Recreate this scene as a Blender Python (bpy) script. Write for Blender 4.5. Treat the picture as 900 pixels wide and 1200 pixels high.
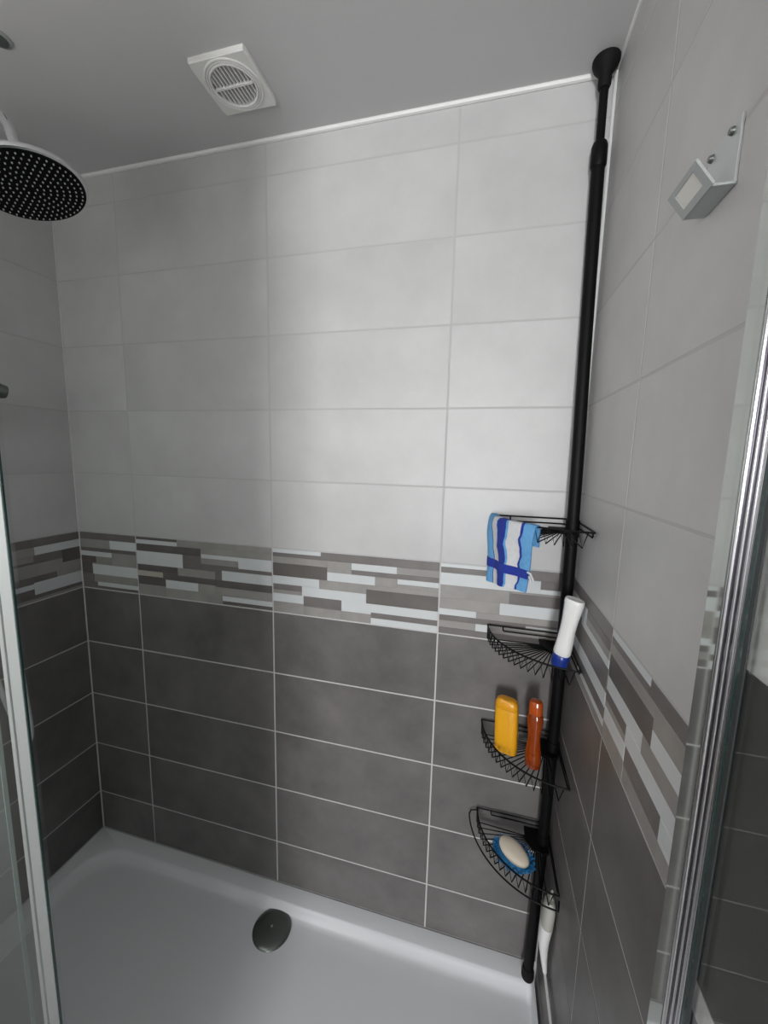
import bpy, bmesh, math, random
from mathutils import Vector, Matrix
random.seed(7)
for o in list(bpy.data.objects):
    bpy.data.objects.remove(o)
SC = bpy.context.scene
COL = SC.collection
PI = math.pi

# ------------------------------------------------------------------ camera
W, ZC = 1.5594, 2.232            # shower width, ceiling height above the tray rim
right = Vector((0.96846676, 0.24808257, 0.02296047))
down = Vector((0.05579281, -0.12613726, -0.99044261))
fwd = Vector((-0.24281537, 0.96049177, -0.13600096))
cam_d = bpy.data.cameras.new('camera')
cam = bpy.data.objects.new('camera', cam_d)
COL.objects.link(cam)
up, back = -down, -fwd
m = Matrix.Identity(4)
for i in range(3):
    m[i][0], m[i][1], m[i][2] = right[i], up[i], back[i]
m.translation = Vector((1.3366, -1.0213, 1.4198))
cam.matrix_world = m
cam_d.sensor_fit = 'AUTO'
cam_d.sensor_width = 36
cam_d.lens = 458.1 / 1200 * 36
cam_d.clip_start = 0.01
SC.camera = cam

# ------------------------------------------------------------------ light
world = bpy.data.worlds.new('world')
SC.world = world
world.use_nodes = True
world.node_tree.nodes['Background'].inputs[0].default_value = (0.75, 0.85, 1.0, 1)
world.node_tree.nodes['Background'].inputs[1].default_value = 0.3
WIN = (1.00, 1.48, 0.80, 2.10)    # window opening in the rear wall: x0, x1, z0, z1
YW = -4.5
ld = bpy.data.lights.new('window_daylight', 'AREA')
ld.shape = 'RECTANGLE'
ld.size, ld.size_y = WIN[1] - WIN[0], WIN[3] - WIN[2]
ld.energy = 142
ld.color = (0.985, 0.985, 1.0)
lo = bpy.data.objects.new('window_daylight', ld)
lo.location = ((WIN[0] + WIN[1]) / 2, YW - 0.13, (WIN[2] + WIN[3]) / 2)
lo.rotation_euler = (PI / 2, 0, 0)      # -Z of the lamp points to +Y
COL.objects.link(lo)
gl_ = bpy.data.lights.new('added_fill_light', 'POINT')  # unseen soft point light added as fill for the shaded walls
gl_.energy = 11.5
gl_.shadow_soft_size = 0.22
gl_.color = (1.0, 0.985, 0.965)
go_ = bpy.data.objects.new('added_fill_light', gl_)
go_.location = (0.42, -1.22, 1.55)
COL.objects.link(go_)
SC.view_settings.view_transform = 'Standard'
SC.view_settings.look = 'None'
SC.view_settings.gamma = 1
SC.view_settings.use_curve_mapping = False
SC.view_settings.exposure = 0.0

# ------------------------------------------------------------------ materials
def mat(name, col, rough=0.5, metal=0.0, noise=0.0, nscale=8.0, bump=0.0, bscale=60.0,
        vary=0.0, trans=0.0, spec=0.5, coat=0.0, sss=0.0):
    mt = bpy.data.materials.new(name)
    mt.use_nodes = True
    nt = mt.node_tree
    b = nt.nodes['Principled BSDF']
    b.inputs['Base Color'].default_value = (*col, 1)
    b.inputs['Roughness'].default_value = rough
    b.inputs['Metallic'].default_value = metal
    b.inputs['Specular IOR Level'].default_value = spec
    if trans: b.inputs['Transmission Weight'].default_value = trans
    if coat: b.inputs['Coat Weight'].default_value = coat
    if sss:
        b.inputs['Subsurface Weight'].default_value = sss
        b.inputs['Subsurface Radius'].default_value = (0.01, 0.006, 0.003)
    if noise or bump:
        geo = nt.nodes.new('ShaderNodeNewGeometry')
    if noise:
        oi = nt.nodes.new('ShaderNodeObjectInfo')
        sc = nt.nodes.new('ShaderNodeVectorMath'); sc.operation = 'SCALE'
        cmb = nt.nodes.new('ShaderNodeCombineXYZ')
        for k in range(3): nt.links.new(oi.outputs['Random'], cmb.inputs[k])
        nt.links.new(cmb.outputs[0], sc.inputs[0]); sc.inputs['Scale'].default_value = 13.0
        add = nt.nodes.new('ShaderNodeVectorMath'); add.operation = 'ADD'
        nt.links.new(geo.outputs['Position'], add.inputs[0]); nt.links.new(sc.outputs[0], add.inputs[1])
        n1 = nt.nodes.new('ShaderNodeTexNoise')
        n1.inputs['Scale'].default_value = nscale; n1.inputs['Detail'].default_value = 9
        n1.inputs['Roughness'].default_value = 0.62
        nt.links.new(add.outputs[0], n1.inputs['Vector'])
        mr = nt.nodes.new('ShaderNodeMapRange')
        mr.inputs['From Min'].default_value = 0.25; mr.inputs['From Max'].default_value = 0.75
        mr.inputs['To Min'].default_value = 1 - noise; mr.inputs['To Max'].default_value = 1 + noise
        nt.links.new(n1.outputs['Fac'], mr.inputs['Value'])
        fac = mr.outputs['Result']
        if vary:
            mv = nt.nodes.new('ShaderNodeMapRange')
            mv.inputs['To Min'].default_value = 1 - vary; mv.inputs['To Max'].default_value = 1 + vary
            nt.links.new(oi.outputs['Random'], mv.inputs['Value'])
            mu = nt.nodes.new('ShaderNodeMath'); mu.operation = 'MULTIPLY'
            nt.links.new(fac, mu.inputs[0]); nt.links.new(mv.outputs['Result'], mu.inputs[1])
            fac = mu.outputs[0]
        vm = nt.nodes.new('ShaderNodeVectorMath'); vm.operation = 'SCALE'
        vm.inputs[0].default_value = col
        nt.links.new(fac, vm.inputs['Scale'])
        nt.links.new(vm.outputs[0], b.inputs['Base Color'])
    if bump:
        n2 = nt.nodes.new('ShaderNodeTexNoise')
        n2.inputs['Scale'].default_value = bscale; n2.inputs['Detail'].default_value = 6
        nt.links.new(geo.outputs['Position'], n2.inputs['Vector'])
        bp = nt.nodes.new('ShaderNodeBump'); bp.inputs['Strength'].default_value = bump
        bp.inputs['Distance'].default_value = 0.002
        nt.links.new(n2.outputs['Fac'], bp.inputs['Height'])
        nt.links.new(bp.outputs[0], b.inputs['Normal'])
    return mt

def glass_mat(name, tint=(0.98, 0.988, 0.985), reflect_mix=0.0):
    mt = bpy.data.materials.new(name)
    mt.use_nodes = True
    nt = mt.node_tree
    nt.nodes.clear()
    out = nt.nodes.new('ShaderNodeOutputMaterial')
    tr = nt.nodes.new('ShaderNodeBsdfTransparent'); tr.inputs[0].default_value = (*tint, 1)
    gl = nt.nodes.new('ShaderNodeBsdfGlossy'); gl.inputs['Roughness'].default_value = 0.0
    lw = nt.nodes.new('ShaderNodeLayerWeight'); lw.inputs['Blend'].default_value = 0.5
    pw = nt.nodes.new('ShaderNodeMath'); pw.operation = 'POWER'; pw.inputs[1].default_value = 5.0
    nt.links.new(lw.outputs['Facing'], pw.inputs[0])
    fr = nt.nodes.new('ShaderNodeMath'); fr.operation = 'MULTIPLY_ADD'       # Schlick: 0.04 + 0.96 (1 - cos)^5
    fr.inputs[1].default_value = 0.96; fr.inputs[2].default_value = 0.04
    nt.links.new(pw.outputs[0], fr.inputs[0])
    mx = nt.nodes.new('ShaderNodeMixShader')
    nt.links.new(fr.outputs[0], mx.inputs[0]); nt.links.new(tr.outputs[0], mx.inputs[1]); nt.links.new(gl.outputs[0], mx.inputs[2])
    res = mx.outputs[0]
    if reflect_mix:  # diffuse share that paints a pale reflection into the pane
        df = nt.nodes.new('ShaderNodeBsdfDiffuse'); df.inputs[0].default_value = (0.7, 0.75, 0.75, 1)
        m2 = nt.nodes.new('ShaderNodeMixShader'); m2.inputs[0].default_value = reflect_mix
        nt.links.new(res, m2.inputs[1]); nt.links.new(df.outputs[0], m2.inputs[2])
        res = m2.outputs[0]
    nt.links.new(res, out.inputs[0])
    return mt

M = dict(
    light_tile=mat('light_tile', (0.52, 0.512, 0.512), 0.42, noise=0.10, nscale=5, bump=0.05, vary=0.02),
    dark_tile=mat('dark_tile', (0.142, 0.134, 0.131), 0.42, noise=0.32, nscale=7, bump=0.06, vary=0.05),
    grout=mat('grout', (0.56, 0.55, 0.545), 0.85),
    grey_grout=mat('grey_grout', (0.475, 0.47, 0.468), 0.85),
    strip_beige=mat('strip_beige', (0.46, 0.44, 0.37), 0.42, noise=0.08),
    strip_white=mat('strip_white', (0.60, 0.62, 0.63), 0.4, noise=0.04),
    strip_mid=mat('strip_mid', (0.30, 0.285, 0.27), 0.42, noise=0.16, nscale=14),
    strip_dark=mat('strip_dark', (0.165, 0.15, 0.145), 0.42, noise=0.18, nscale=14),
    strip_deep=mat('strip_deep', (0.12, 0.108, 0.102), 0.42, noise=0.18, nscale=14),
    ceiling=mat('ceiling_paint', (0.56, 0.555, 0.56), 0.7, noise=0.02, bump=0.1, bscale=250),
    white_paint=mat('white_paint', (0.72, 0.72, 0.71), 0.6, noise=0.02),
    caulk=mat('white_caulk', (0.78, 0.78, 0.77), 0.45),
    acrylic=mat('white_acrylic', (0.72, 0.73, 0.755), 0.22, spec=0.5, bump=0.03, bscale=400),
    black=mat('black_steel', (0.0035, 0.0035, 0.004), 0.5, spec=0.15),
    black_rubber=mat('black_rubber', (0.006, 0.0055, 0.006), 0.7, spec=0.2),
    white_plastic=mat('white_plastic', (0.74, 0.74, 0.73), 0.35),
    vent_plastic=mat('vent_plastic', (0.80, 0.79, 0.77), 0.4),
    vent_dark=mat('vent_dark', (0.05, 0.045, 0.042), 0.8),
    chrome=mat('chrome', (0.86, 0.86, 0.88), 0.07, 1.0),
    mirror_alu=mat('polished_aluminium', (0.55, 0.575, 0.545), 0.05, 1.0),
    satin_alu=mat('satin_aluminium', (0.66, 0.70, 0.70), 0.4, 0.25),
    bracket_alu=mat('bracket_aluminium', (0.62, 0.63, 0.64), 0.42, 0.8),
    bracket_edge=mat('bracket_grey', (0.42, 0.44, 0.44), 0.5, 0.4),
    paper=mat('pale_label', (0.72, 0.71, 0.67), 0.6),
    profile_reflection=mat('chrome_dark_reflection', (0.14, 0.13, 0.16), 0.10, 1.0),  # chrome with its dark reflection put into the base colour
    rib_chrome=mat('rib_chrome', (0.92, 0.92, 0.95), 0.22, 1.0),
    dark_chrome=mat('dark_chrome', (0.17, 0.185, 0.175), 0.3, 0.8),
    nozzle_face=mat('nozzle_face', (0.004, 0.004, 0.0045), 0.6, spec=0.1),
    nozzle=mat('nozzle', (0.55, 0.55, 0.54), 0.4),
    yellow=mat('yellow_plastic', (0.74, 0.35, 0.010), 0.34, sss=0.1),
    yellow_cap=mat('yellow_cap_plastic', (0.70, 0.31, 0.009), 0.32),
    orange=mat('amber_plastic', (0.46, 0.075, 0.005), 0.12, trans=0.55, coat=0.5),
    orange_cap=mat('amber_cap_plastic', (0.40, 0.065, 0.006), 0.15, coat=0.5),
    blue_cap=mat('blue_plastic', (0.010, 0.035, 0.26), 0.3),
    navy_label=mat('navy_label', (0.03, 0.05, 0.16), 0.4),
    blue_foam=mat('blue_silicone', (0.02, 0.20, 0.46), 0.5),
    soap=mat('cream_soap', (0.62, 0.55, 0.45), 0.4, sss=0.2),
    towel_white=mat('towel_white', (0.62, 0.62, 0.64), 0.95, noise=0.08, nscale=120, bump=0.6, bscale=700),
    towel_sky=mat('towel_sky_blue', (0.13, 0.36, 0.66), 0.95, noise=0.12, nscale=120, bump=0.6, bscale=700),
    towel_navy=mat('towel_navy_blue', (0.015, 0.035, 0.30), 0.95, noise=0.12, nscale=120, bump=0.6, bscale=700),
    grey_cap=mat('grey_plastic', (0.40, 0.40, 0.36), 0.45),
    rubber_grey=mat('grey_rubber', (0.20, 0.21, 0.18), 0.6),
    floor=mat('floor_tile', (0.30, 0.29, 0.28), 0.5, noise=0.1),
    dark_paint=mat('dark_wainscot', (0.055, 0.055, 0.052), 0.5, noise=0.1),
    glass=glass_mat('clear_glass'),
    glass_reflected=glass_mat('reflection_glass', (0.93, 0.96, 0.955), 0.16),  # pale diffuse mixed in to stand for a reflection on the leaf
    glass_edge=mat('glass_edge', (0.035, 0.075, 0.07), 0.15),
    glass_edge_lit=mat('lit_glass_edge', (0.55, 0.66, 0.64), 0.2),  # glass edge with its lit brightness put into the colour
    seal=mat('dark_seal_and_shadow', (0.03, 0.035, 0.035), 0.4),  # seal colour, used for the painted shadow band too
)

# ------------------------------------------------------------------ helpers
def obj(name, bm, mt, parent=None, smooth=False, loc=None, rot=None, data=None):
    if data is None:
        me = bpy.data.meshes.new(name)
        bmesh.ops.recalc_face_normals(bm, faces=bm.faces)
        bm.to_mesh(me); bm.free()
        for mm in (mt if isinstance(mt, (list, tuple)) else [mt]): me.materials.append(M[mm])
        if smooth:
            for f in me.polygons: f.use_smooth = True
            try: me.set_sharp_from_angle(angle=math.radians(40))
            except Exception: pass
    else:
        me = data
    o = bpy.data.objects.new(name, me)
    COL.objects.link(o)
    if loc is not None: o.location = loc
    if rot is not None: o.rotation_euler = rot
    if parent is not None: o.parent = parent
    return o

def tag(o, label=None, cat=None, group=None, kind=None):
    if label: o['label'] = label
    if cat: o['category'] = cat
    if group: o['group'] = group
    if kind: o['kind'] = kind
    return o

def thing(name, loc, label, cat, group=None):
    o = bpy.data.objects.new(name, None)
    o.empty_display_size = 0.05
    COL.objects.link(o)
    o.location = loc
    return tag(o, label, cat, group)

def sub(root, p):
    """world point -> root's local frame (roots are only translated)"""
    return Vector(p) - Vector(root.location)

def add_box(bm, x0, x1, y0, y1, z0, z1, bev=0.0):
    vs = [bm.verts.new((x, y, z)) for x in (x0, x1) for y in (y0, y1) for z in (z0, z1)]
    fs = [(0, 1, 3, 2), (4, 6, 7, 5), (0, 4, 5, 1), (2, 3, 7, 6), (0, 2, 6, 4), (1, 5, 7, 3)]
    ff = [bm.faces.new([vs[i] for i in f]) for f in fs]
    if bev:
        es = list({e for f in ff for e in f.edges})
        bmesh.ops.bevel(bm, geom=es, offset=bev, segments=2, affect='EDGES', profile=0.5)
    return bm

def box(*a, **k):
    return add_box(bmesh.new(), *a, **k)

def add_tube(bm, pts, r, n=8, cap=True, closed=False):
    pts = [Vector(p) for p in pts]
    N = len(pts)
    rings = []
    prev = None
    for i, p in enumerate(pts):
        if closed: t = pts[(i + 1) % N] - pts[i - 1]
        elif i == 0: t = pts[1] - p
        elif i == N - 1: t = p - pts[i - 1]
        else: t = (pts[i + 1] - p).normalized() + (p - pts[i - 1]).normalized()
        t.normalize()
        if prev is None:
            a = Vector((0, 0, 1)) if abs(t.z) < 0.9 else Vector((1, 0, 0))
            u = t.cross(a).normalized()
        else:
            u = (prev - t * prev.dot(t)).normalized()
        prev = u
        v = t.cross(u)
        rr = r[i] if isinstance(r, (list, tuple)) else r
        rings.append([bm.verts.new(p + (u * math.cos(2 * PI * k / n) + v * math.sin(2 * PI * k / n)) * rr) for k in range(n)])
    for i in range(N if closed else N - 1):
        A, B = rings[i], rings[(i + 1) % N]
        for k in range(n):
            bm.faces.new((A[k], A[(k + 1) % n], B[(k + 1) % n], B[k]))
    if cap and not closed:
        bm.faces.new(rings[0][::-1]); bm.faces.new(rings[-1])
    return bm

def tube(*a, **k):
    return add_tube(bmesh.new(), *a, **k)

def loft(secs, n=24, cap=True):
    """secs: (centre, (ax, ay), power, axis_u, axis_v) superellipse rings"""
    bm = bmesh.new()
    rings = []
    for c, (a, b), pw, u, v in secs:
        ring = []
        for k in range(n):
            t = 2 * PI * k / n
            cx, sx = math.cos(t), math.sin(t)
            ex = math.copysign(abs(cx) ** (2 / pw), cx) * a
            ey = math.copysign(abs(sx) ** (2 / pw), sx) * b
            ring.append(bm.verts.new(Vector(c) + u * ex + v * ey))
        rings.append(ring)
    for A, B in zip(rings, rings[1:]):
        for k in range(n):
            bm.faces.new((A[k], A[(k + 1) % n], B[(k + 1) % n], B[k]))
    if cap:
        bm.faces.new(rings[0][::-1]); bm.faces.new(rings[-1])
    return bm

def lathe(prof, n=24, c=(0, 0, 0)):
    """prof: (r, z) from bottom to top about Z"""
    X, Y = Vector((1, 0, 0)), Vector((0, 1, 0))
    return loft([(Vector(c) + Vector((0, 0, z)), (r, r), 2, X, Y) for r, z in prof], n)

def arc(cx, cy, z, r, a0, a1, n):
    return [Vector((cx - r * math.cos(a0 + (a1 - a0) * i / n), cy - r * math.sin(a0 + (a1 - a0) * i / n), z)) for i in range(n + 1)]

# ------------------------------------------------------------------ the setting
Q, Z0 = 0.19953, 0.1518
YF = -0.60                                       # where the tiling stops on the side walls
ROWS = [0.0] + [Z0 + k * Q for k in range(11)] + [ZC]
DEC = 5                                          # row index of the decor border
G = 0.0021                                       # half a joint

def struct(name, bm, mt, parent=None, **k):
    o = obj(name, bm, mt, parent, **k)
    if parent is None: o['kind'] = 'structure'
    return o

wall_back = struct('wall_back', box(-0.1, W + 0.1, 0.0007, 0.1, -0.12, ZC), 'grout')
wall_left = struct('wall_left', box(-0.1, -0.0007, -0.9, 0.0007, -0.12, ZC), 'grout')
wall_right = struct('wall_right', box(W + 0.0007, W + 0.1, YF, 0.0007, -0.12, ZC), 'grout')
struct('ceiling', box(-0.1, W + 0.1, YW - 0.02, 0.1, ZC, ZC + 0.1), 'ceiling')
struct('floor', box(-0.1, W + 0.1, YW - 0.02, 0.0, -0.2, -0.12), 'floor')
struct('added_shade_wall', box(-0.1, 0.95, -1.70, -1.60, -0.12, ZC), 'white_paint')  # unseen wall added to cut the window light on the left
wall_entrance = struct('wall_entrance', box(W, W + 0.1, YW - 0.02, YF, -0.12, ZC), 'white_paint')
obj('wainscot_panel', box(W - 0.002, W + 0.001, YW, YF - 0.002, -0.12, 1.251), 'dark_paint', wall_entrance)
obj('batten', box(W - 0.0028, W - 0.001, YW, YF - 0.002, 0.907, 0.939), 'white_paint', wall_entrance)
struct('wall_hall', box(-0.1, 0.0, YW - 0.02, -0.90, -0.12, ZC), 'white_paint')
bm = bmesh.new()
for a in ((-0.1, WIN[0], -0.12, ZC), (WIN[1], W + 0.1, -0.12, ZC), (WIN[0], WIN[1], -0.12, WIN[2]), (WIN[0], WIN[1], WIN[3], ZC)):
    add_box(bm, a[0], a[1], YW - 0.12, YW - 0.02, a[2], a[3])
struct('wall_rear', bm, 'white_paint')
win = bmesh.new()
for a in ((WIN[0], WIN[0] + 0.03, WIN[2], WIN[3]), (WIN[1] - 0.03, WIN[1], WIN[2], WIN[3]),
          (WIN[0] + 0.03, WIN[1] - 0.03, WIN[2], WIN[2] + 0.03), (WIN[0] + 0.03, WIN[1] - 0.03, WIN[3] - 0.03, WIN[3])):
    add_box(win, a[0], a[1], YW - 0.09, YW - 0.05, a[2], a[3])
win = struct('window_1', win, 'white_plastic')
obj('pane', box(WIN[0] + 0.03, WIN[1] - 0.03, YW - 0.072, YW - 0.068, WIN[2] + 0.03, WIN[3] - 0.03), 'glass', win)

# greyer joint filler behind the light tiles
ZU = ROWS[DEC + 1] - 0.002
obj('joint_bed', box(0, W, 0.0004, 0.0008, ZU, ZC - 0.001), 'grey_grout', wall_back)
obj('joint_bed', box(-0.0008, -0.0004, -0.885, 0, ZU, ZC - 0.001), 'grey_grout', wall_left)
obj('joint_bed', box(W + 0.0004, W + 0.0008, YF, 0, ZU, ZC - 0.001), 'grey_grout', wall_right)
_tc = {}
def tile_mesh(w, h, mt, name='tile', proud=0.0):
    """face at local y = -proud, chamfered rim, 14 triangles"""
    key = (round(w, 4), round(h, 4), mt, proud)
    if key in _tc: return _tc[key]
    bm = bmesh.new()
    c = 0.0005
    rings = []
    for y, ins in ((0.003, 0), (c - proud, 0), (-proud, c)):
        rings.append([bm.verts.new(v) for v in ((ins, y, ins), (w - ins, y, ins), (w - ins, y, h - ins), (ins, y, h - ins))])
    for A, B in zip(rings, rings[1:]):
        for k in range(4): bm.faces.new((A[k], A[(k + 1) % 4], B[(k + 1) % 4], B[k]))
    bm.faces.new(rings[-1])
    bmesh.ops.recalc_face_normals(bm, faces=bm.faces)
    for f in bm.faces:
        pass
    me = bpy.data.meshes.new(name); bm.to_mesh(me); bm.free()
    # make sure the face looks to -Y
    big = max(me.polygons, key=lambda p: p.area)
    if big.normal.y > 0: me.flip_normals()
    me.materials.append(M[mt])
    _tc[key] = me
    return me

# decor patterns: (u0, u1, v0, v1, tone), u along the wall (0..1 of 0.5 m), v from the top
PA = [(0, .31, 0, .06, 'W'), (.31, 1, 0, .12, 'D'), (0, .31, .06, .12, 'D'),
      (0, .35, .12, .22, 'M'), (.35, .50, .12, .29, 'M'), (.50, .765, .12, .22, 'W'), (.765, 1, .12, .22, 'M'),
      (0, .35, .22, .42, 'K'), (.50, 1, .22, .29, 'D'),
      (.35, .64, .29, .42, 'W'), (.64, .77, .29, .42, 'M'), (.77, 1, .29, .365, 'W'), (.77, 1, .365, .42, 'M'),
      (0, .30, .42, .55, 'W'), (.30, .59, .42, .56, 'M'), (.59, 1, .42, .49, 'M'), (.59, 1, .49, .70, 'K'),
      (0, .19, .55, .64, 'D'), (0, .19, .64, .70, 'M'), (.19, .30, .55, .70, 'W'), (.30, .59, .56, .70, 'W'),
      (0, .20, .70, .83, 'W'), (.20, .44, .70, .83, 'D'), (.44, 1, .70, .83, 'W'),
      (0, .20, .83, 1, 'M'), (.20, .44, .83, .86, 'D'), (.20, .44, .86, 1, 'M'), (.44, .62, .83, .86, 'W'), (.44, .62, .86, 1, 'M'),
      (.62, 1, .83, .91, 'D'), (.62, 1, .91, 1, 'W')]
PB = [(0, .32, 0, .045, 'K'), (0, .32, .045, .115, 'W'), (.32, 1, 0, .10, 'M'), (.32, .5, .10, .115, 'M'),
      (0, .5, .115, .24, 'K'), (.5, 1, .10, .20, 'M'), (.5, .77, .20, .265, 'W'), (.77, 1, .20, .38, 'W'),
      (0, .36, .24, .47, 'W'), (.36, .5, .24, .36, 'D'), (.5, .77, .265, .36, 'M'), (.36, .77, .36, .44, 'D'),
      (.77, 1, .38, .44, 'D'), (.36, .65, .44, .47, 'D'), (.65, 1, .44, .60, 'W'),
      (0, .32, .47, .58, 'K'), (.32, .60, .47, .60, 'M'), (.60, .65, .47, .60, 'D'),
      (0, .20, .58, .67, 'L'), (.20, .32, .58, .70, 'K'), (.32, .60, .60, .70, 'K'), (.60, 1, .60, .72, 'K'),
      (0, .20, .67, .82, 'K'), (.20, .22, .70, .82, 'K'), (.22, .47, .70, .84, 'W'), (.47, .60, .70, .84, 'M'), (.60, 1, .72, .84, 'M'),
      (0, .22, .82, 1, 'M'), (.22, .65, .84, 1, 'M'), (.65, 1, .84, .86, 'M'), (.65, 1, .86, .94, 'W'), (.65, 1, .94, 1, 'K')]
PO = [(0, 1, 0, .12, 'D'), (0, .54, .12, .27, 'M'), (.54, 1, .12, .27, 'W'), (0, 1, .27, .335, 'D'),
      (0, .56, .335, .42, 'W'), (.56, 1, .335, .56, 'M'), (0, .27, .42, .54, 'K'), (.27, .56, .42, .56, 'M'),
      (0, .20, .54, .74, 'K'), (.20, 1, .56, .74, 'W'), (.20, .27, .54, .56, 'M'), (0, .22, .74, .88, 'D'), (.22, 1, .74, .88, 'M'),
      (0, .27, .88, 1, 'D'), (.27, 1, .88, .95, 'W'), (.27, 1, .95, 1, 'D')]
PC = [(0, .42, 0, .05, 'W'), (0, .42, .05, .13, 'D'), (.42, 1, 0, .13, 'D'),
      (0, .79, .13, .30, 'W'), (.79, 1, .13, .24, 'D'), (.79, 1, .24, .30, 'W'),
      (0, .56, .30, .48, 'M'), (.56, 1, .30, .33, 'M'), (.56, 1, .33, .48, 'D'),
      (0, .49, .48, .64, 'M'), (.49, 1, .48, .64, 'W'), (0, .305, .64, .73, 'W'), (.305, 1, .64, .73, 'M'),
      (0, .70, .73, .81, 'D'), (.70, 1, .73, .76, 'D'), (.70, 1, .76, .81, 'W'),
      (0, .305, .81, .91, 'M'), (.305, .42, .81, .91, 'W'), (.42, 1, .81, .91, 'M'), (0, 1, .91, 1, 'D')]
PR = [(0, .62, 0, .14, 'D'), (.62, 1, 0, .14, 'D'), (0, .52, .14, .30, 'W'), (.52, 1, .14, .22, 'D'), (.52, 1, .22, .30, 'M'),
      (0, .40, .30, .44, 'D'), (.40, 1, .30, .38, 'W'), (.40, 1, .38, .44, 'D'), (0, .25, .44, .60, 'K'), (.25, 1, .44, .60, 'D'),
      (0, .2, .60, .74, 'M'), (.2, 1, .60, .74, 'W'), (0, .3, .74, .85, 'K'), (.3, 1, .74, .85, 'D'),
      (0, .4, .85, .92, 'D'), (.4, 1, .85, .92, 'W'), (0, 1, .92, 1, 'M')]
# left wall, u from the corner
PL = [(0, 1, 0, .13, 'D'), (0, .28, .13, .26, 'W'), (.28, 1, .13, .26, 'M'), (0, .12, .26, .48, 'K'), (.12, .29, .26, .40, 'D'), (.29, 1, .26, .36, 'M'),
      (.29, 1, .36, .40, 'D'), (.12, 1, .40, .60, 'M'), (0, .16, .48, .70, 'M'), (.16, .50, .60, .72, 'D'), (.50, 1, .60, .72, 'M'),
      (0, .30, .70, .90, 'W'), (.30, .50, .72, .80, 'W'), (.30, .50, .80, .90, 'D'), (.50, 1, .72, .90, 'W'), (.16, .30, .70, .70, 'W'),
      (0, 1, .90, .96, 'D'), (0, 1, .96, 1, 'M')]
TONE = {'W': 'strip_white', 'M': 'strip_mid', 'D': 'strip_dark', 'K': 'strip_deep', 'L': 'strip_beige'}

def lay_wall(parent, edges, place, pats):
    """edges along the wall; place(u, z) -> location, rotation of a tile whose local x runs along increasing u"""
    for r in range(len(ROWS) - 1):
        z0, z1 = ROWS[r], ROWS[r + 1]
        za = z0 + (G if r else 0.0)
        zb = z1 - (G if r < len(ROWS) - 2 else 0.0)
        for c in range(len(edges) - 1):
            u0, u1 = edges[c], edges[c + 1]
            ua, ub = u0 + G, u1 - G
            if r == DEC:
                pat, scale, mirror = pats[c]
                Ws = (ub - ua) if scale is None else scale
                for (p0, p1, v0, v1, t) in pat:
                    a, b = ua + p0 * Ws, min(ua + p1 * Ws, ub)
                    if v1 - v0 < 0.005 or b - a < 0.002: continue
                    if mirror: a, b = ua + ub - b, ua + ub - a
                    h = zb - za
                    pr = random.choice((0.0002, 0.0005, 0.0008))
                    loc, rot = place(a, b, zb - v1 * h)
                    obj('mosaic_strip', None, None, parent, loc=loc, rot=rot,
                        data=tile_mesh(b - a, (v1 - v0) * h, TONE[t], 'mosaic_strip', pr))
            else:
                loc, rot = place(ua, ub, za)
                obj('tile', None, None, parent, loc=loc, rot=rot,
                    data=tile_mesh(ub - ua, zb - za, 'dark_tile' if r < DEC else 'light_tile'))

lay_wall(wall_back, [0, 0.2375, 0.7375, 1.2375, W], lambda a, b, z: ((a, 0, z), (0, 0, 0)),
         [(PO, None, False), (PB, None, False), (PA, None, False), (PC, None, False)])
# left wall: u is the distance from the corner towards the room
lay_wall(wall_left, [0, 0.5, 0.885], lambda a, b, z: ((0, -b, z), (0, 0, PI / 2)),
         [(PL, 0.5, False), (PA, 0.5, False)])
lay_wall(wall_right, [0, 0.3242, -YF], lambda a, b, z: ((W, -a, z), (0, 0, -PI / 2)),
         [(PR, None, False), (PA, 0.5, False)])

# white joints in the corners
struct('trim_1', tube([(0, -0.002, ZC - 0.003), (W, -0.002, ZC - 0.003)], 0.0062, 8), 'caulk', smooth=True)
struct('trim_2', tube([(W - 0.001, -0.001, 1.15), (W - 0.001, -0.001, ZC)], 0.0055, 8), 'caulk', smooth=True)
struct('trim_3', tube([(0.0005, -0.0005, 0), (0.0005, -0.0005, ZC)], 0.0028, 6), 'grout', smooth=True)
struct('trim_4', tube([(W - 0.001, 0, ZC - 0.001), (W - 0.001, YF, ZC - 0.001)], 0.004, 6), 'caulk', smooth=True)

# ------------------------------------------------------------------ shower tray
TX0, TX1, TY0, TY1 = 0.0005, 1.549, -0.70, -0.0005
def rrect(ins, rad, z, n=10):
    x0, x1, y0, y1 = TX0 + ins, TX1 - ins * 0.16, TY0 + ins, TY1 - ins
    out = []
    rr_ = min(rad, 0.014)                      # tight corners on the right, wide ones on the left
    for cx, cy, a, q in ((x1 - rr_, y1 - rr_, 0, rr_), (x0 + rad, y1 - rad, PI / 2, rad), (x0 + rad, y0 + rad, PI, rad), (x1 - rr_, y0 + rr_, 1.5 * PI, rr_)):
        for k in range(n + 1):
            t = a + PI / 2 * k / n
            out.append((cx + q * math.cos(t), cy + q * math.sin(t), z))
    return out
bm = bmesh.new()
loops = [rrect(0, 0.004, -0.12), rrect(0, 0.004, -0.004), rrect(0.004, 0.004, 0), rrect(0.046, 0.12, -0.001),
         rrect(0.050, 0.12, -0.0025), rrect(0.056, 0.12, -0.008), rrect(0.068, 0.13, -0.020), rrect(0.076, 0.135, -0.0235), rrect(0.085, 0.14, -0.025), rrect(0.12, 0.15, -0.0255)]
R_ = [[bm.verts.new(v) for v in l] for l in loops]
for A, B in zip(R_, R_[1:]):
    n = len(A)
    for k in range(n): bm.faces.new((A[k], A[(k + 1) % n], B[(k + 1) % n], B[k]))
bm.faces.new(R_[-1]); bm.faces.new(R_[0][::-1])
tray = obj('shower_tray', bm, 'acrylic', smooth=True)
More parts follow.
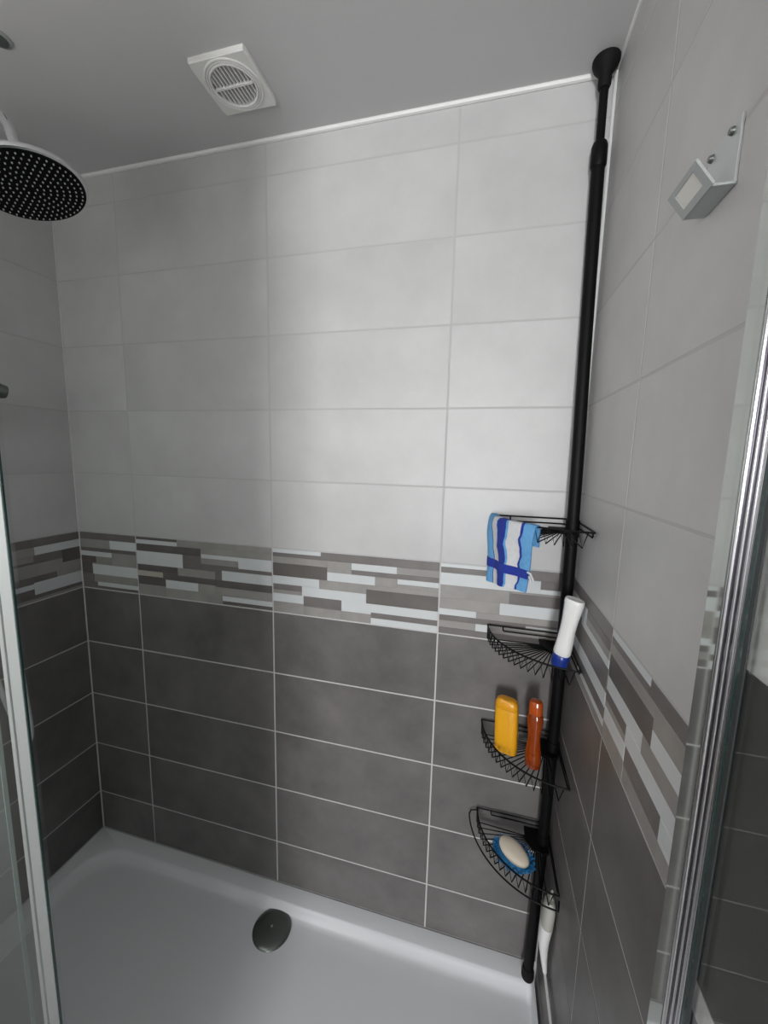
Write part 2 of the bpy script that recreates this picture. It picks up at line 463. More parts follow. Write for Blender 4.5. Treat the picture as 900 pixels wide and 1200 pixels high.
tag(tray, 'wide white acrylic shower tray with raised rim below the tiled walls', 'shower tray')

dr = thing('drain_cover', (0.782, -0.113, -0.0254), 'dark round domed drain cover near the back rim of the tray', 'drain')
prof = [(0.050, 0.0), (0.057, 0.001), (0.058, 0.004), (0.056, 0.0065), (0.045, 0.010), (0.025, 0.0125), (0.006, 0.0132), (0.001, 0.0132)]
obj('cover', lathe(prof, 40), 'dark_chrome', dr, smooth=True)
obj('stud', lathe([(0.004, 0.013), (0.004, 0.0142), (0.001, 0.0146)], 12), 'chrome', dr, smooth=True)

# ------------------------------------------------------------------ ceiling vent
vx0, vx1, vy0, vy1 = 0.690, 0.826, -0.226, -0.096
vc = ((vx0 + vx1) / 2, (vy0 + vy1) / 2)
vt = thing('ceiling_vent', (vc[0], vc[1], ZC), 'square white plastic extractor vent with slatted round grille on the ceiling', 'vent')
hw, hd = (vx1 - vx0) / 2, (vy1 - vy0) / 2
RG = 0.047
bm = bmesh.new()                     # face plate with a round hole
n = 48
def sq(t, a, b):
    c, s = math.cos(t), math.sin(t)
    k = 1 / max(abs(c) / a, abs(s) / b)
    return c * k, s * k
rings = []
for kind, z in (('s', 0), ('s', -0.0085), ('s2', -0.0105), ('h2', -0.0105), ('h', -0.0105), ('h', -0.0035)):
    ring = []
    for k in range(n):
        t = 2 * PI * k / n + PI / n * 0
        if kind == 's': x, y = sq(t, hw, hd)
        elif kind == 's2': x, y = sq(t, hw - 0.002, hd - 0.002)
        elif kind == 'h2': x, y = math.cos(t) * (RG + 0.006), math.sin(t) * (RG + 0.006)
        else: x, y = math.cos(t) * RG, math.sin(t) * RG
        ring.append(bm.verts.new((x, y, z)))
    rings.append(ring)
for A, B in zip(rings, rings[1:]):
    for k in range(n): bm.faces.new((A[k], A[(k + 1) % n], B[(k + 1) % n], B[k]))
obj('face_plate', bm, 'vent_plastic', vt)
obj('back_plate', lathe([(RG - 0.0005, -0.0035), (RG - 0.0005, -0.001)], 40), 'vent_dark', vt)
bm = bmesh.new()
for q, zz, rr in ((0.0025, -0.0115, 0.0026), (0.0075, -0.0110, 0.0022), (0.0125, -0.0105, 0.0026)):
    cs = [(math.cos(2 * PI * k / 40) * (RG + q), math.sin(2 * PI * k / 40) * (RG + q), zz) for k in range(40)]
    obj('grille_ring', tube(cs, rr, 8, closed=True), 'vent_plastic', vt, smooth=True)
for k in range(10):
    x = -0.0387 + k * 0.0086
    L = math.sqrt(max(RG ** 2 - x * x, 0)) - 0.001
    bm = box(-0.0014, 0.0014, -L, L, -0.0112, -0.0040)
    bmesh.ops.rotate(bm, verts=bm.verts, cent=(0, 0, -0.0075), matrix=Matrix.Rotation(0.12, 3, 'Y'))
    obj('slat', bm, 'vent_plastic', vt, loc=(x, 0, 0))
obj('cross_bar', box(-RG + 0.001, RG - 0.001, -0.0026, 0.0026, -0.0130, -0.0075, bev=0.0006), 'vent_plastic', vt)

sf = thing('ceiling_fitting', (0.352, -0.345, ZC), 'small grey round fitting on the ceiling above the overhead shower at the left edge', 'fitting')
obj('rim', lathe([(0.019, -0.004), (0.021, -0.0025), (0.021, -0.0002)], 28), 'bracket_edge', sf, smooth=True)
obj('insert', lathe([(0.011, -0.0075), (0.015, -0.006), (0.015, -0.0042)], 28), 'dark_chrome', sf, smooth=True)

# ------------------------------------------------------------------ overhead shower
HC = Vector((0.406, -0.350, 1.950))
hn = Vector((-0.293, -0.056, 0.954)).normalized()
RS = Vector((0.045, -0.35, 1.0))
sh = thing('shower_column', RS, 'chrome overhead shower on a curved arm beside the left wall', 'shower')
hu = hn.orthogonal().normalized(); hv = hn.cross(hu)
def hp(r, h): return (sub(sh, HC + hn * h), (r, r), 2, hu, hv)
head = obj('shower_head', loft([hp(0.096, 0.0), hp(0.1005, 0.001), hp(0.1015, 0.004), hp(0.1005, 0.009), hp(0.094, 0.012), hp(0.055, 0.018), hp(0.022, 0.024), hp(0.017, 0.040), hp(0.012, 0.044)], 56), 'chrome', sh, smooth=True)
obj('nozzle_plate', loft([hp(0.095, -0.0018), hp(0.095, 0.002)], 56), 'nozzle_face', head)
bm = bmesh.new()
for ring in range(1, 9):
    rr = 0.0110 * ring
    cnt = ring * 6
    for k in range(cnt):
        a = 2 * PI * k / cnt
        c = sub(sh, HC + (hu * math.cos(a) + hv * math.sin(a)) * rr)
        A = [bm.verts.new(c + hn * -0.0015 + (hu * math.cos(2 * PI * i / 6) + hv * math.sin(2 * PI * i / 6)) * 0.0016) for i in range(6)]
        B = [bm.verts.new(c + hn * -0.0042 + (hu * math.cos(2 * PI * i / 6) + hv * math.sin(2 * PI * i / 6)) * 0.0011) for i in range(6)]
        for i in range(6): bm.faces.new((A[i], A[(i + 1) % 6], B[(i + 1) % 6], B[i]))
        bm.faces.new(B)
tag(obj('nozzles', bm, 'nozzle', head), kind='stuff')
neck = HC + hn * 0.042
ap = [neck, neck + hn * 0.022, neck + hn * 0.042 + Vector((-0.001, 0, 0)), (0.368, -0.351, 2.062), (0.352, -0.351, 2.086), (0.330, -0.351, 2.102), (0.300, -0.351, 2.110),
      (0.250, -0.350, 2.112), (0.110, -0.350, 2.112), (0.075, -0.350, 2.106), (0.053, -0.350, 2.090), (0.045, -0.350, 2.060), (0.045, -0.350, 1.5), (0.045, -0.350, 0.98)]
obj('arm', tube([sub(sh, p) for p in ap], 0.0105, 14), 'chrome', sh, smooth=True)
obj('mixer', tube([sub(sh, p) for p in ((0.045, -0.52, 0.965), (0.045, -0.31, 0.965))], 0.02, 16), 'chrome', sh, smooth=True)
for y in (-0.49, -0.34):
    obj('wall_union', tube([sub(sh, (0.0, y, 0.965)), sub(sh, (0.03, y, 0.965))], 0.024, 16), 'chrome', sh, smooth=True)
obj('pipe_clip', tube([sub(sh, (0.0, -0.35, 1.9)), sub(sh, (0.04, -0.35, 1.9))], 0.009, 10), 'chrome', sh, smooth=True)
hose = []
for i in range(31):
    t = i / 30
    a = PI * t
    hose.append(sub(sh, (0.075 + 0.005 * math.sin(a), -0.33 + 0.055 * (1 - math.cos(a)) / 2 + 0.045 * math.sin(a), 0.95 - 0.38 * math.sin(a) ** 0.8 + 0.5 * max(0, t - 0.75))))
obj('hose', tube(hose, 0.0065, 8), 'satin_alu', sh, smooth=True)
hs = [(0.055, -0.345, 1.50), (0.075, -0.31, 1.54), (0.09, -0.275, 1.565), (0.098, -0.25, 1.572), (0.1, -0.238, 1.570)]
obj('hand_shower', tube([sub(sh, p) for p in hs], [0.011, 0.012, 0.014, 0.02, 0.017], 14), 'dark_chrome', sh, smooth=True)

# ------------------------------------------------------------------ corner caddy
CX, CY = 1.5565, -0.0050              # where the two wall arms meet
POLE = [(1.5305, -0.030, ZC), (1.5320, -0.028, 2.07), (1.5350, -0.026, 1.90), (1.5375, -0.026, 1.75), (1.5390, -0.033, 1.60), (1.5402, -0.043, 1.45), (1.5410, -0.050, 1.30),
        (1.5415, -0.053, 1.15), (1.5415, -0.050, 0.95), (1.5405, -0.048, 0.70), (1.5385, -0.046, 0.45), (1.5350, -0.042, 0.20), (1.5310, -0.040, 0.0)]
def pole_at(z):
    for (a, b) in zip(POLE, POLE[1:]):
        if b[2] <= z <= a[2]:
            t = (a[2] - z) / (a[2] - b[2])
            return Vector((a[0] + (b[0] - a[0]) * t, a[1] + (b[1] - a[1]) * t, z))
    return Vector(POLE[-1])
def pole_pts(z0, z1, n):
    zs = [z0 + (z1 - z0) * i / n for i in range(n + 1)]
    # smooth the polyline a little
    out = []
    for z in zs:
        q = sum((pole_at(min(ZC, max(0, z + d))) for d in (-0.06, -0.03, 0, 0.03, 0.06)), Vector()) / 5
        out.append(Vector((q.x, q.y, z)))
    return out
cad = thing('corner_caddy', (POLE[-1][0], POLE[-1][1], 0), 'black telescopic pole caddy with four wire shelves standing in the right corner', 'shelf')
L = lambda ps: [sub(cad, p) for p in ps]
obj('lower_tube', tube(L(pole_pts(0.030, 2.055, 36)), 0.0132, 18), 'black', cad, smooth=True)
obj('upper_tube', tube(L(pole_pts(2.05, ZC - 0.020, 6)), 0.0085, 16), 'black', cad, smooth=True)
a, b = pole_pts(2.035, 2.082, 1)
obj('collar', tube(L([a, a + (b - a) * 0.1, a + (b - a) * 0.85, b]), [0.0142, 0.0158, 0.0158, 0.013], 18), 'black', cad, smooth=True)
t0 = Vector(POLE[0])
obj('ceiling_cup', loft([(sub(cad, (t0.x, t0.y, ZC - z)), (r, r), 2, Vector((1, 0, 0)), Vector((0, 1, 0))) for r, z in
                         ((0.010, 0.052), (0.0125, 0.046), (0.0125, 0.028), (0.016, 0.022), (0.0235, 0.012), (0.026, 0.005), (0.026, 0.0))], 24), 'black_rubber', cad, smooth=True)
b0 = Vector(POLE[-1])
obj('foot', loft([(sub(cad, (b0.x, b0.y, z)), (r, r), 2, Vector((1, 0, 0)), Vector((0, 1, 0))) for r, z in
                  ((0.0155, 0.0002), (0.0165, 0.003), (0.0165, 0.020), (0.0145, 0.034))], 24), 'black_rubber', cad, smooth=True)
SHELVES = [1.285, 0.995, 0.725, 0.457]
DROP = 0.023
RR = 0.189
for si, zr in enumerate(SHELVES):
    rad = RR if si < 3 else 0.187
    rim_pts = arc(CX, CY, zr, rad, 0.02, PI / 2 - 0.02, 30)
    rim = obj('shelf', tube(L(rim_pts), 0.0021, 8), 'black', cad, smooth=True)
    pc = pole_at(zr)
    # rails along both walls
    tip = Vector((CX - rad, CY - 0.004, zr)); tipr = Vector((CX - 0.004, CY - rad, zr))
    for side in (0, 1):
        if side == 0:
            e = Vector((pc.x, CY - 0.005, zr))
            d = (e - tip)
            upp = [rim_pts[0], tip, tip + d * 0.5, e]
            low = [tip + d * 0.22, tip + d * 0.225 - Vector((0, 0, 0.010)), tip + d * 0.24 - Vector((0, 0, 0.0125)), e - Vector((0, 0, 0.0125))]
        else:
            e = Vector((CX - 0.005, pc.y, zr))
            d = (e - tipr)
            upp = [rim_pts[-1], tipr, tipr + d * 0.5, e]
            low = [tipr + d * 0.10, tipr + d * 0.105 - Vector((0, 0, 0.010)), tipr + d * 0.12 - Vector((0, 0, 0.0125)), e - Vector((0, 0, 0.0125))]
        bm = tube(L(upp), 0.0020, 8)
        add_tube(bm, L(low), 0.0018, 8)
        obj('rail', bm, 'black', rim, smooth=True)
    zf = zr - DROP
    N = 16
    st = (PI / 2 - 0.22) / (N - 1)
    zig = []
    ZD = 0.009                                  # the zigzag dips below the shelf floor
    for k in range(N):
        th = 0.09 + k * st
        c, s = math.cos(th), math.sin(th)
        A = Vector((CX - 0.028 - 0.03 * c * 0.6, CY - 0.032 - 0.03 * s * 0.6, zf))
        B = Vector((CX - rad * c, CY - rad * s, zf - ZD))
        B0 = Vector((CX - (rad - 0.03) * c, CY - (rad - 0.03) * s, zf - 0.001))
        obj('spoke', tube(L([A, B]), 0.00135, 6), 'black', rim, smooth=True)
        if k == 0: zig.append(Vector((CX - rad * math.cos(th - st * 0.5), CY - rad * math.sin(th - st * 0.5), zr)))
        zig.append(B)
        zig.append(Vector((CX - rad * math.cos(th + st * 0.5), CY - rad * math.sin(th + st * 0.5), zr)))
    obj('zigzag_wire', tube(L(zig), 0.00135, 6), 'black', rim, smooth=True)
    # hub plate in the corner, slotted round the pole
    bm = bmesh.new()
    poly = [(CX - 0.062, CY - 0.006), (CX - 0.006, CY - 0.006), (CX - 0.006, CY - 0.068), (CX - 0.022, CY - 0.076), (CX - 0.045, CY - 0.066), (CX - 0.062, CY - 0.040)]
    lo_ = [bm.verts.new(sub(cad, (x, y, zf - 0.004))) for x, y in poly]
    hi_ = [bm.verts.new(sub(cad, (x, y, zf + 0.003))) for x, y in poly]
    for k in range(len(poly)):
        bm.faces.new((lo_[k], lo_[(k + 1) % 6], hi_[(k + 1) % 6], hi_[k]))
    bm.faces.new(lo_[::-1]); bm.faces.new(hi_)
    obj('hub', bm, 'black', rim)
    pa, pb = pole_at(zf - 0.012), pole_at(zr + 0.004)
    obj('clamp', tube(L([pa, pb]), 0.0152, 18), 'black', rim, smooth=True)
    if si == 3:
        hoop = [Vector((CX - rad + 0.004, CY - 0.006, zr - 0.004)), Vector((CX - 0.203, CY - 0.006, zr - 0.010))] + arc(CX, CY, zr - 0.014, 0.208, 0.07, PI / 2 - 0.04, 30) + [Vector((CX - 0.004, CY - rad, zr - 0.012))]
        obj('hoop', tube(L(hoop), 0.0019, 8), 'black', rim, smooth=True)

# ------------------------------------------------------------------ things on the caddy
# washing mitt over the rim of the top shelf
zr = SHELVES[0]
base = Vector((CX - RR * math.cos(0.5), CY - RR * math.sin(0.5), zr))
tw = thing('wash_mitt', base, 'blue and white striped terry mitt hanging over the rim of the top shelf', 'towel')
NC, th0, th1 = 56, math.radians(1), math.radians(56)
prof = [(-0.012, -0.052), (-0.0115, -0.030), (-0.011, -0.012), (-0.010, -0.001), (-0.006, 0.0045), (0.000, 0.0062), (0.006, 0.0045), (0.0095, -0.002)] + \
       [(0.0105 + 0.002 * math.sin(i * 0.5), -0.002 - 0.0103 * i) for i in range(1, 16)]
def mitt_pt(u, s_i, off=0.0, zoff=0.0):
    th = th0 + (th1 - th0) * u
    r, z = prof[s_i]
    hang = max(0.0, -z) if r > 0 else 0
    # the hanging part narrows and ripples
    th += 0.20 * (hang / 0.15) * (1 - u) ** 1.5 - 0.035 * (hang / 0.15) * u
    if 0.0 < u < 1.0: th += 0.013 * math.sin(s_i * 1.1 + u * 7) + 0.006 * math.sin(s_i * 2.3 + u * 15)
    rip = 0.0035 * math.sin(u * 13 + 0.6) * min(1, hang / 0.05)
    rr = RR + r + (off if r > 0 else -off) + rip
    zz = z * (1.0 - 0.11 * u if r > 0 else 0.85)
    return Vector((CX - rr * math.cos(th), CY - rr * math.sin(th) - 0.004, zr + zz + zoff))
def stripe(u, s_=0):
    d = 1 + 55 * u
    if d < 15: return 1
    if d < 16: return 2
    if d < 24: return 0
    if d < 25: return 1
    if d < 34.5: return 2
    if d < 36: return 1
    if d < 46.5: return 0
    if d < 48: return 2
    return 1
bm = bmesh.new()
fr, bk = [], []
for i in range(NC + 1):
    u = i / NC
    fr.append([bm.verts.new(sub(tw, mitt_pt(u, s, 0.0022))) for s in range(len(prof))])
    bk.append([bm.verts.new(sub(tw, mitt_pt(u, s, -0.0022, 0.0 if 3 > s or s > 7 else -0.003))) for s in range(len(prof))])
ns = len(prof)
for i in range(NC):
    for s in range(ns - 1):
        mi = stripe((i + 0.5) / NC, s)
        f = bm.faces.new((fr[i][s], fr[i + 1][s], fr[i + 1][s + 1], fr[i][s + 1])); f.material_index = mi
        f = bm.faces.new((bk[i][s], bk[i][s + 1], bk[i + 1][s + 1], bk[i + 1][s])); f.material_index = mi
    for s in (0, ns - 1):
        f = bm.faces.new((fr[i][s], bk[i][s], bk[i + 1][s], fr[i + 1][s])); f.material_index = mi
for i in (0, NC):
    for s in range(ns - 1):
        f = bm.faces.new((fr[i][s], fr[i][s + 1], bk[i][s + 1], bk[i][s])); f.material_index = 1
obj('cloth', bm, ['towel_white', 'towel_sky', 'towel_navy'], tw, smooth=True)
bm = bmesh.new()
rows = []
for i in range(NC + 1):
    u = i / NC
    row = []
    for s, o2 in ((17, 0.0022), (17, 0.0042), (18, 0.0046), (19, 0.0042), (19, 0.0022)):
        row.append(bm.verts.new(sub(tw, mitt_pt(u, s, o2, 0.007 - 0.006 * u))))
    rows.append(row)
for i in range(NC):
    for s in range(4): bm.faces.new((rows[i][s], rows[i + 1][s], rows[i + 1][s + 1], rows[i][s + 1]))
    bm.faces.new((rows[i][4], rows[i + 1][4], rows[i + 1][0], rows[i][0]))
bm.faces.new(rows[0]); bm.faces.new(rows[-1][::-1])
tag(obj('hem_band', bm, 'towel_navy', tw, smooth=True), 'navy hem band')
e = mitt_pt(1, 18, 0.004)
obj('hanging_loop', tube([sub(tw, e + Vector(d)) for d in ((-0.002, 0, 0.008), (0.004, -0.004, 0.006), (0.010, -0.006, -0.006), (0.012, -0.006, -0.014), (0.007, -0.004, -0.012), (0.002, -0.002, 0.0))], 0.0022, 6), 'towel_white', tw, smooth=True)

# white squeeze bottle on its blue cap
X_, Y_ = Vector((1, 0, 0)), Vector((0, 1, 0))
p0 = Vector((1.519, -0.139, SHELVES[1] - DROP + 0.0006))
p1 = Vector((1.5380, -0.150, 1.1335))
ax = (p1 - p0).normalized()
au = Vector((0.85, -0.5, 0)); au = (au - ax * au.dot(ax)).normalized(); av = ax.cross(au)
sb = thing('squeeze_bottle', p0, 'white squeeze bottle leaning upside down on its blue cap on the second shelf', 'bottle')
Lb = (p1 - p0).length
def bs(t, a, b, pw=2.3): return (ax * (Lb * t), (a, b), pw, au, av)
BODY = [(.20, .0160, .0140), (.22, .0178, .0155), (.30, .0176, .0152), (.42, .0166, .0140), (.56, .0158, .0130), (.70, .0164, .0130), (.84, .0184, .0135), (.94, .0200, .0138), (.985, .0198, .0136), (1.0, .0186, .0122), (.996, .0150, .009)]
obj('body', loft([bs(*q) for q in BODY], 28), 'white_plastic', sb, smooth=True)
obj('cap', loft([bs(.012, .0140, .0125, 2), bs(.03, .0168, .0150, 2), bs(.10, .0176, .0156, 2), bs(.185, .0172, .0152, 2), bs(.20, .0155, .0135, 2)], 28), 'blue_cap', sb, smooth=True)
bm = bmesh.new()                                   # navy label wrapped round the left flank
prev = None
for t, a, b in BODY[2:8]:
    row = []
    for k in range(9):
        an = math.radians(112 + 105 * k / 8)
        cx_, sx_ = math.cos(an), math.sin(an)
        ex = math.copysign(abs(cx_) ** (2 / 2.3), cx_) * (a + 0.0004); ey = math.copysign(abs(sx_) ** (2 / 2.3), sx_) * (b + 0.0004)
        row.append(bm.verts.new(ax * (Lb * t) + au * ex + av * ey))
    if prev:
        for k in range(8): bm.faces.new((prev[k], prev[k + 1], row[k + 1], row[k]))
    prev = row
tag(obj('label', bm, 'navy_label', sb, smooth=True), 'navy blue printed label')

# yellow flat bottle
zf3 = SHELVES[2] - DROP + 0.0012
yb = thing('shower_gel_bottle', (1.427, -0.083, zf3), 'flat opaque yellow bottle with rounded cap on the third shelf', 'bottle')
yu = Vector((0.955, -0.30, 0)).normalized(); yv = Vector((0.30, 0.955, 0)).normalized()
lean = Vector((-0.004, 0.012, 0))
def ys(t, a, b, pw=3.2): return (Vector((0, 0, 0.134 * t)) + lean * t, (a, b), pw, yu, yv)
obj('body', loft([ys(0, .024, .012), ys(.015, .0265, .0145), ys(.05, .0275, .0155), ys(.4, .0278, .0158), ys(.80, .0276, .0155), ys(.82, .0270, .0150)], 32), 'yellow', yb, smooth=True)
obj('cap', loft([ys(.822, .0268, .0148), ys(.83, .0276, .0155), ys(.91, .0270, .0152), ys(.96, .0245, .0140), ys(.99, .020, .0115), ys(1.0, .012, .006)], 32), 'yellow_cap', yb, smooth=True)

# amber waisted bottle
ob = thing('shampoo_bottle', (1.486, -0.117, zf3), 'shiny amber orange waisted bottle standing beside the black pole on the third shelf', 'bottle')
ou = Vector((0.9, -0.42, 0)).normalized(); ov = Vector((0.42, 0.9, 0)).normalized()
lean2 = Vector((0.001, 0.022, 0))
def os_(t, a, b, pw=2.3): return (Vector((0, 0, 0.155 * t)) + lean2 * t, (a, b), pw, ou, ov)
obj('body', loft([os_(0, .014, .012), os_(.02, .0172, .0145), os_(.10, .0182, .0155), os_(.25, .0172, .0148), os_(.42, .0138, .0120), os_(.55, .0152, .0130), os_(.68, .0182, .015), os_(.76, .0178, .0148), os_(.80, .0150, .0128)], 28), 'orange', ob, smooth=True)
obj('cap', loft([os_(.802, .0148, .0126), os_(.82, .0160, .0138), os_(.95, .0152, .0132), os_(.99, .0130, .0112), os_(1.0, .007, .006)], 28), 'orange_cap', ob, smooth=True)

# soap on a blue ruffled pad
zf4 = SHELVES[3] - DROP + 0.0012
sp = thing('soap_pad', (1.461, -0.107, zf4), 'bright blue ruffled silicone pad under the soap on the bottom shelf', 'soap dish')
bm = bmesh.new()
du = Vector((0.80, -0.60, 0)).normalized(); dv = Vector((0.60, 0.80, 0)).normalized()
rings = []
for a_, b_, z in ((0.040, 0.030, 0.0), (0.046, 0.036, 0.003), (0.046, 0.036, 0.007), (0.038, 0.028, 0.010)):
    rings.append([bm.verts.new(du * (a_ * math.cos(2 * PI * k / 32)) + dv * (b_ * math.sin(2 * PI * k / 32)) + Vector((0, 0, z))) for k in range(32)])
for A, B in zip(rings, rings[1:]):
    for k in range(32): bm.faces.new((A[k], A[(k + 1) % 32], B[(k + 1) % 32], B[k]))
bm.faces.new(rings[0][::-1]); bm.faces.new(rings[-1])
obj('pad', bm, 'blue_foam', sp, smooth=True)
bm = bmesh.new()
for k in range(150):                                   # soft petals standing out round the pad
    a_ = random.random() * 2 * PI
    q = random.uniform(0.86, 1.0)
    c = du * (0.045 * q * math.cos(a_)) + dv * (0.035 * q * math.sin(a_)) + Vector((0, 0, random.uniform(0.003, 0.009)))
    od = (du * math.cos(a_) + dv * math.sin(a_) + Vector((random.uniform(-.4, .4), random.uniform(-.4, .4), random.uniform(-0.1, 0.8)))).normalized()
    sd = od.cross(Vector((0, 0, 1))).normalized() if abs(od.z) < .95 else Vector((1, 0, 0))
    upv = sd.cross(od).normalized()
    ln, w_ = random.uniform(0.005, 0.014), random.uniform(0.0018, 0.0036)
    b4 = [c + sd * w_ + upv * 0.0008, c - sd * w_ + upv * 0.0008, c - sd * w_ - upv * 0.0008, c + sd * w_ - upv * 0.0008]
    e4 = [c + od * ln + (sd * s1) * (w_ * 0.55) + upv * s2 for s1, s2 in ((1, .0006), (-1, .0006), (-1, -.0006), (1, -.0006))]
    bv = [bm.verts.new(v) for v in b4]; ev = [bm.verts.new(v) for v in e4]
    for i in range(4): bm.faces.new((bv[i], bv[(i + 1) % 4], ev[(i + 1) % 4], ev[i]))
    bm.faces.new(ev); bm.faces.new(bv[::-1])
tag(obj('petals', bm, 'blue_foam', sp), kind='stuff')
so_c = Vector((1.4605, -0.112, zf4 + 0.0225))
tilt = Matrix.Rotation(math.radians(16), 3, 'X')
bm = bmesh.new()
bmesh.ops.create_uvsphere(bm, u_segments=32, v_segments=20, radius=1)
for v in bm.verts:
    x, y, z = v.co
    zz = math.copysign(abs(z) ** 0.9, z)
    l = tilt @ (du * (x * 0.040) + dv * (y * 0.0245) + Vector((0, 0, zz * 0.0125)))
    v.co = l
soap = obj('soap_bar', bm, 'soap', smooth=True, loc=so_c)
tag(soap, 'oval cream bar of soap lying on the blue pad of the bottom shelf', 'soap')

# squeegee hanging below the bottom shelf
sq_ = thing('squeegee', (1.548, -0.145, 0.165), 'white shower squeegee hanging handle up below the bottom shelf by the right wall', 'squeegee')
hz = [(1.5440, -0.150, 0.394, .0090, .013), (1.5445, -0.150, 0.385, .0120, .0180), (1.5440, -0.150, 0.370, .0135, .0210), (1.543, -0.149, 0.350, .0140, .0215), (1.542, -0.148, 0.325, .0138, .0205)]
def hl(a): return loft([(sub(sq_, (x, y, z)), (ax_, ay_), 2.2, X_, Y_) for x, y, z, ax_, ay_ in a], 20)
hd_ = obj('handle', hl([(1.542, -0.148, 0.325, .0138, .0205), (1.540, -0.146, 0.30, .0135, .0190), (1.5395, -0.144, 0.27, .0122, .0150), (1.5415, -0.142, 0.24, .0100, .0110), (1.545, -0.141, 0.21, .0074, .0075), (1.549, -0.142, 0.178, .005, .0055)]), 'white_plastic', sq_, smooth=True)
obj('grip_end', hl(hz), 'grey_cap', sq_, smooth=True)
obj('hanging_hook', tube([sub(sq_, p) for p in ((1.5455, -0.150, 0.388), (1.5450, -0.152, 0.405), (1.544, -0.158, 0.425), (1.543, -0.166, 0.436), (1.542, -0.172, 0.430), (1.542, -0.172, 0.420))], 0.0028, 8), 'grey_cap', sq_, smooth=True)
obj('blade_rail', box(*[c for c in (1.5470 - 1.548, 1.5520 - 1.548, -0.285 + 0.145, -0.132 + 0.145, 0.003, 0.012)], bev=0.001), 'white_plastic', sq_)
obj('rubber_blade', box(1.5486 - 1.548, 1.5505 - 1.548, -0.287 + 0.145, -0.130 + 0.145, -0.016, 0.004), 'rubber_grey', sq_)

# ------------------------------------------------------------------ folded bracket on the right wall
br = thing('wall_bracket', (W, -0.50, 1.695), 'small folded aluminium bracket with framed lip screwed high on the right wall', 'bracket')
by0, by1 = -0.530 + 0.50, -0.470 + 0.50
obj('wall_plate', box(-0.003, -0.0001, by0, by1, 0, 0.061, bev=0.0006), 'bracket_alu', br)
ly0, ly1 = -0.535 + 0.50, -0.474 + 0.50
obj('fold', box(-0.0215, -0.001, ly0 + 0.004, ly1, -0.0022, 0.0), 'bracket_edge', br)
# slanted lip, a frame round a pale label
n_ = Vector((-0.60, 0, 0.80))          # direction the lip climbs, away from the wall
def lip(a, s, t): return Vector((-0.0205, a, -0.001)) + n_ * s + Vector((-0.80, 0, -0.60)) * t
def slab(a0, a1, s0, s1, t0_, t1_):
    bm = bmesh.new()
    vs = [bm.verts.new(lip(a, s, t)) for a in (a0, a1) for s in (s0, s1) for t in (t0_, t1_)]
    for f in ((0, 1, 3, 2), (4, 6, 7, 5), (0, 4, 5, 1), (2, 3, 7, 6), (0, 2, 6, 4), (1, 5, 7, 3)): bm.faces.new([vs[i] for i in f])
    return bm
LH = 0.029
bm = bmesh.new()
outer = [(ly0, 0), (ly1, 0), (ly1, LH), (ly0, LH)]
inner = [(ly0 + 0.011, 0.0070), (ly1 - 0.011, 0.0070), (ly1 - 0.011, LH - 0.0050), (ly0 + 0.011, LH - 0.0050)]
fo = [bm.verts.new(lip(a, s, 0)) for a, s in outer]; fi = [bm.verts.new(lip(a, s, 0)) for a, s in inner]
bo = [bm.verts.new(lip(a, s, 0.0025)) for a, s in outer]; bi = [bm.verts.new(lip(a, s, 0.0025)) for a, s in inner]
for k in range(4):
    j = (k + 1) % 4
    bm.faces.new((fo[k], fo[j], fi[j], fi[k])); bm.faces.new((bo[k], bi[k], bi[j], bo[j]))
    bm.faces.new((fo[k], bo[k], bo[j], fo[j])); bm.faces.new((fi[k], fi[j], bi[j], bi[k]))
lipo = obj('lip', bm, 'bracket_edge', br)
obj('label_plate', slab(ly0 + 0.0112, ly1 - 0.0112, 0.0072, LH - 0.0052, 0.0005, 0.0018), 'paper', lipo)
for y, z in ((-0.5166, 1.7485), (-0.479, 1.7485)):
    bm = tube([(-0.003, y + 0.50, z - 1.695), (-0.0065, y + 0.50, z - 1.695)], [0.0042, 0.003], 12)
    obj('screw', bm, 'dark_chrome', br, smooth=True)

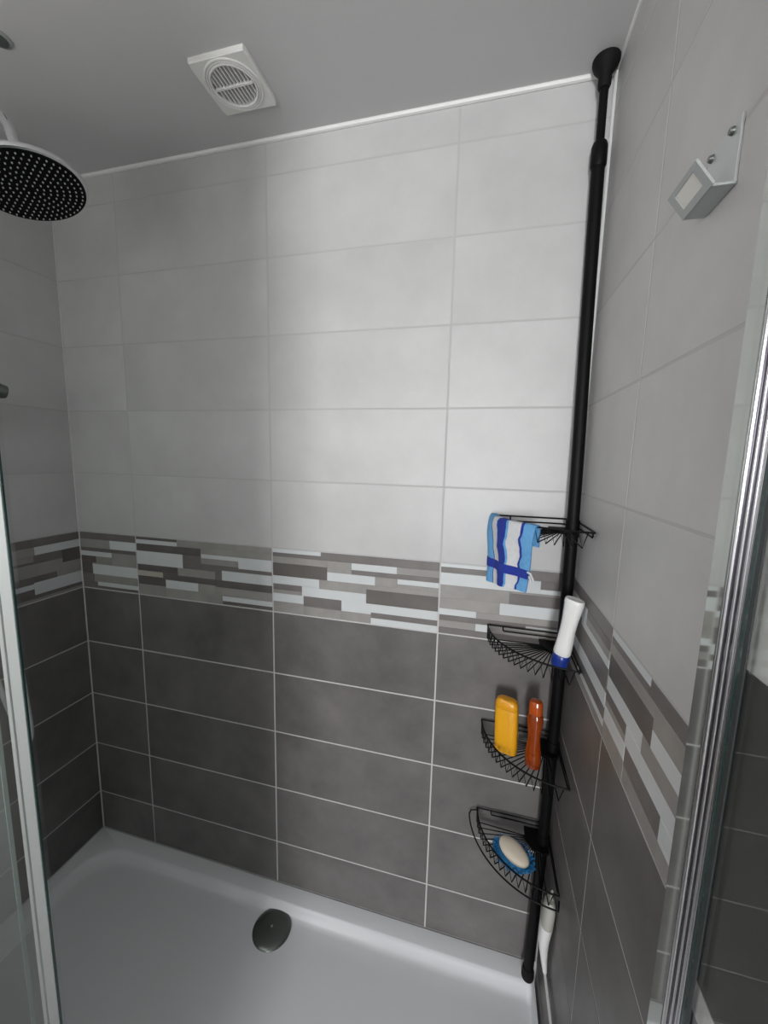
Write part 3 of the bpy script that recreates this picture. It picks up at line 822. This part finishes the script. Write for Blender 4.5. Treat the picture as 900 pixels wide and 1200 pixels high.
# ------------------------------------------------------------------ glass on both sides of the opening
GT = 1.95
XP = 1.553
rp = thing('door_profile', (XP, -0.615, 0), 'tall polished chrome wall profile holding the glass door at the right', 'profile')
def rb(x0, x1, y0, y1, z0=0.002, z1=GT, bev=0.0):
    return box(x0 - XP, x1 - XP, y0 + 0.615, y1 + 0.615, z0, z1, bev=bev)
obj('flat_face', rb(XP, W - 0.0005, -0.6125, -0.5885), 'mirror_alu', rp)
obj('channel', rb(XP + 0.0025, W - 0.0005, -0.6420, -0.6130), 'profile_reflection', rp)
for y, r in ((-0.6155, 0.0026), (-0.6258, 0.0015), (-0.6340, 0.0015), (-0.6398, 0.0022)):
    obj('rib', tube([(0.0025, y + 0.615, 0.002), (0.0025, y + 0.615, GT)], r, 12), 'rib_chrome', rp, smooth=True)
obj('seal', rb(XP, XP + 0.004, -0.6455, -0.6425), 'seal', rp)
gd = thing('glass_door', (XP + 0.001, -0.646, 0.01), 'clear glass door leaf swung open along the right wall', 'door')
obj('pane', box(-0.002, 0.002, -0.60, -0.0025, 0.0, GT - 0.01), 'glass', gd)
obj('pane_edge', box(-0.0021, 0.0021, -0.0024, 0.0, 0.0, GT - 0.01), 'glass_edge', gd)
obj('shadow_strip', box(-0.0036, -0.0022, -0.013, -0.008, 0.0, GT - 0.01), 'seal', gd)  # dark strip standing in for the shadow right of the chrome

YG = -0.645
fp = thing('fixed_glass_panel', (0.70, YG, 0), 'clear glass screen ending in a pale aluminium post at the left', 'glass panel')
def fb(x0, x1, y0, y1, z1=GT, bev=0.0): return box(x0 - 0.70, x1 - 0.70, y0 - YG, y1 - YG, 0.002, z1, bev=bev)
obj('pane', fb(0.004, 0.7260, -0.648, -0.642), 'glass', fp)
obj('post', fb(0.7040, 0.7262, -0.652, -0.6482, bev=0.0010), 'satin_alu', fp)
obj('post_seal', fb(0.7263, 0.7282, -0.6512, -0.6485), 'glass_edge', fp)
obj('post_strip', fb(0.6920, 0.7000, -0.652, -0.6485, bev=0.0008), 'satin_alu', fp)
sl = thing('sliding_glass_panel', (0.60, -0.628, 0.012), 'glass leaf parked behind the left screen, pale reflection put into its colour', 'glass panel')
obj('pane', box(-0.55, 0.024, -0.003, 0.003, 0.0, GT - 0.02), 'glass_reflected', sl)
obj('pane_edge', box(0.0241, 0.0255, -0.003, 0.003, 0.0, GT - 0.02), 'glass_edge_lit', sl)
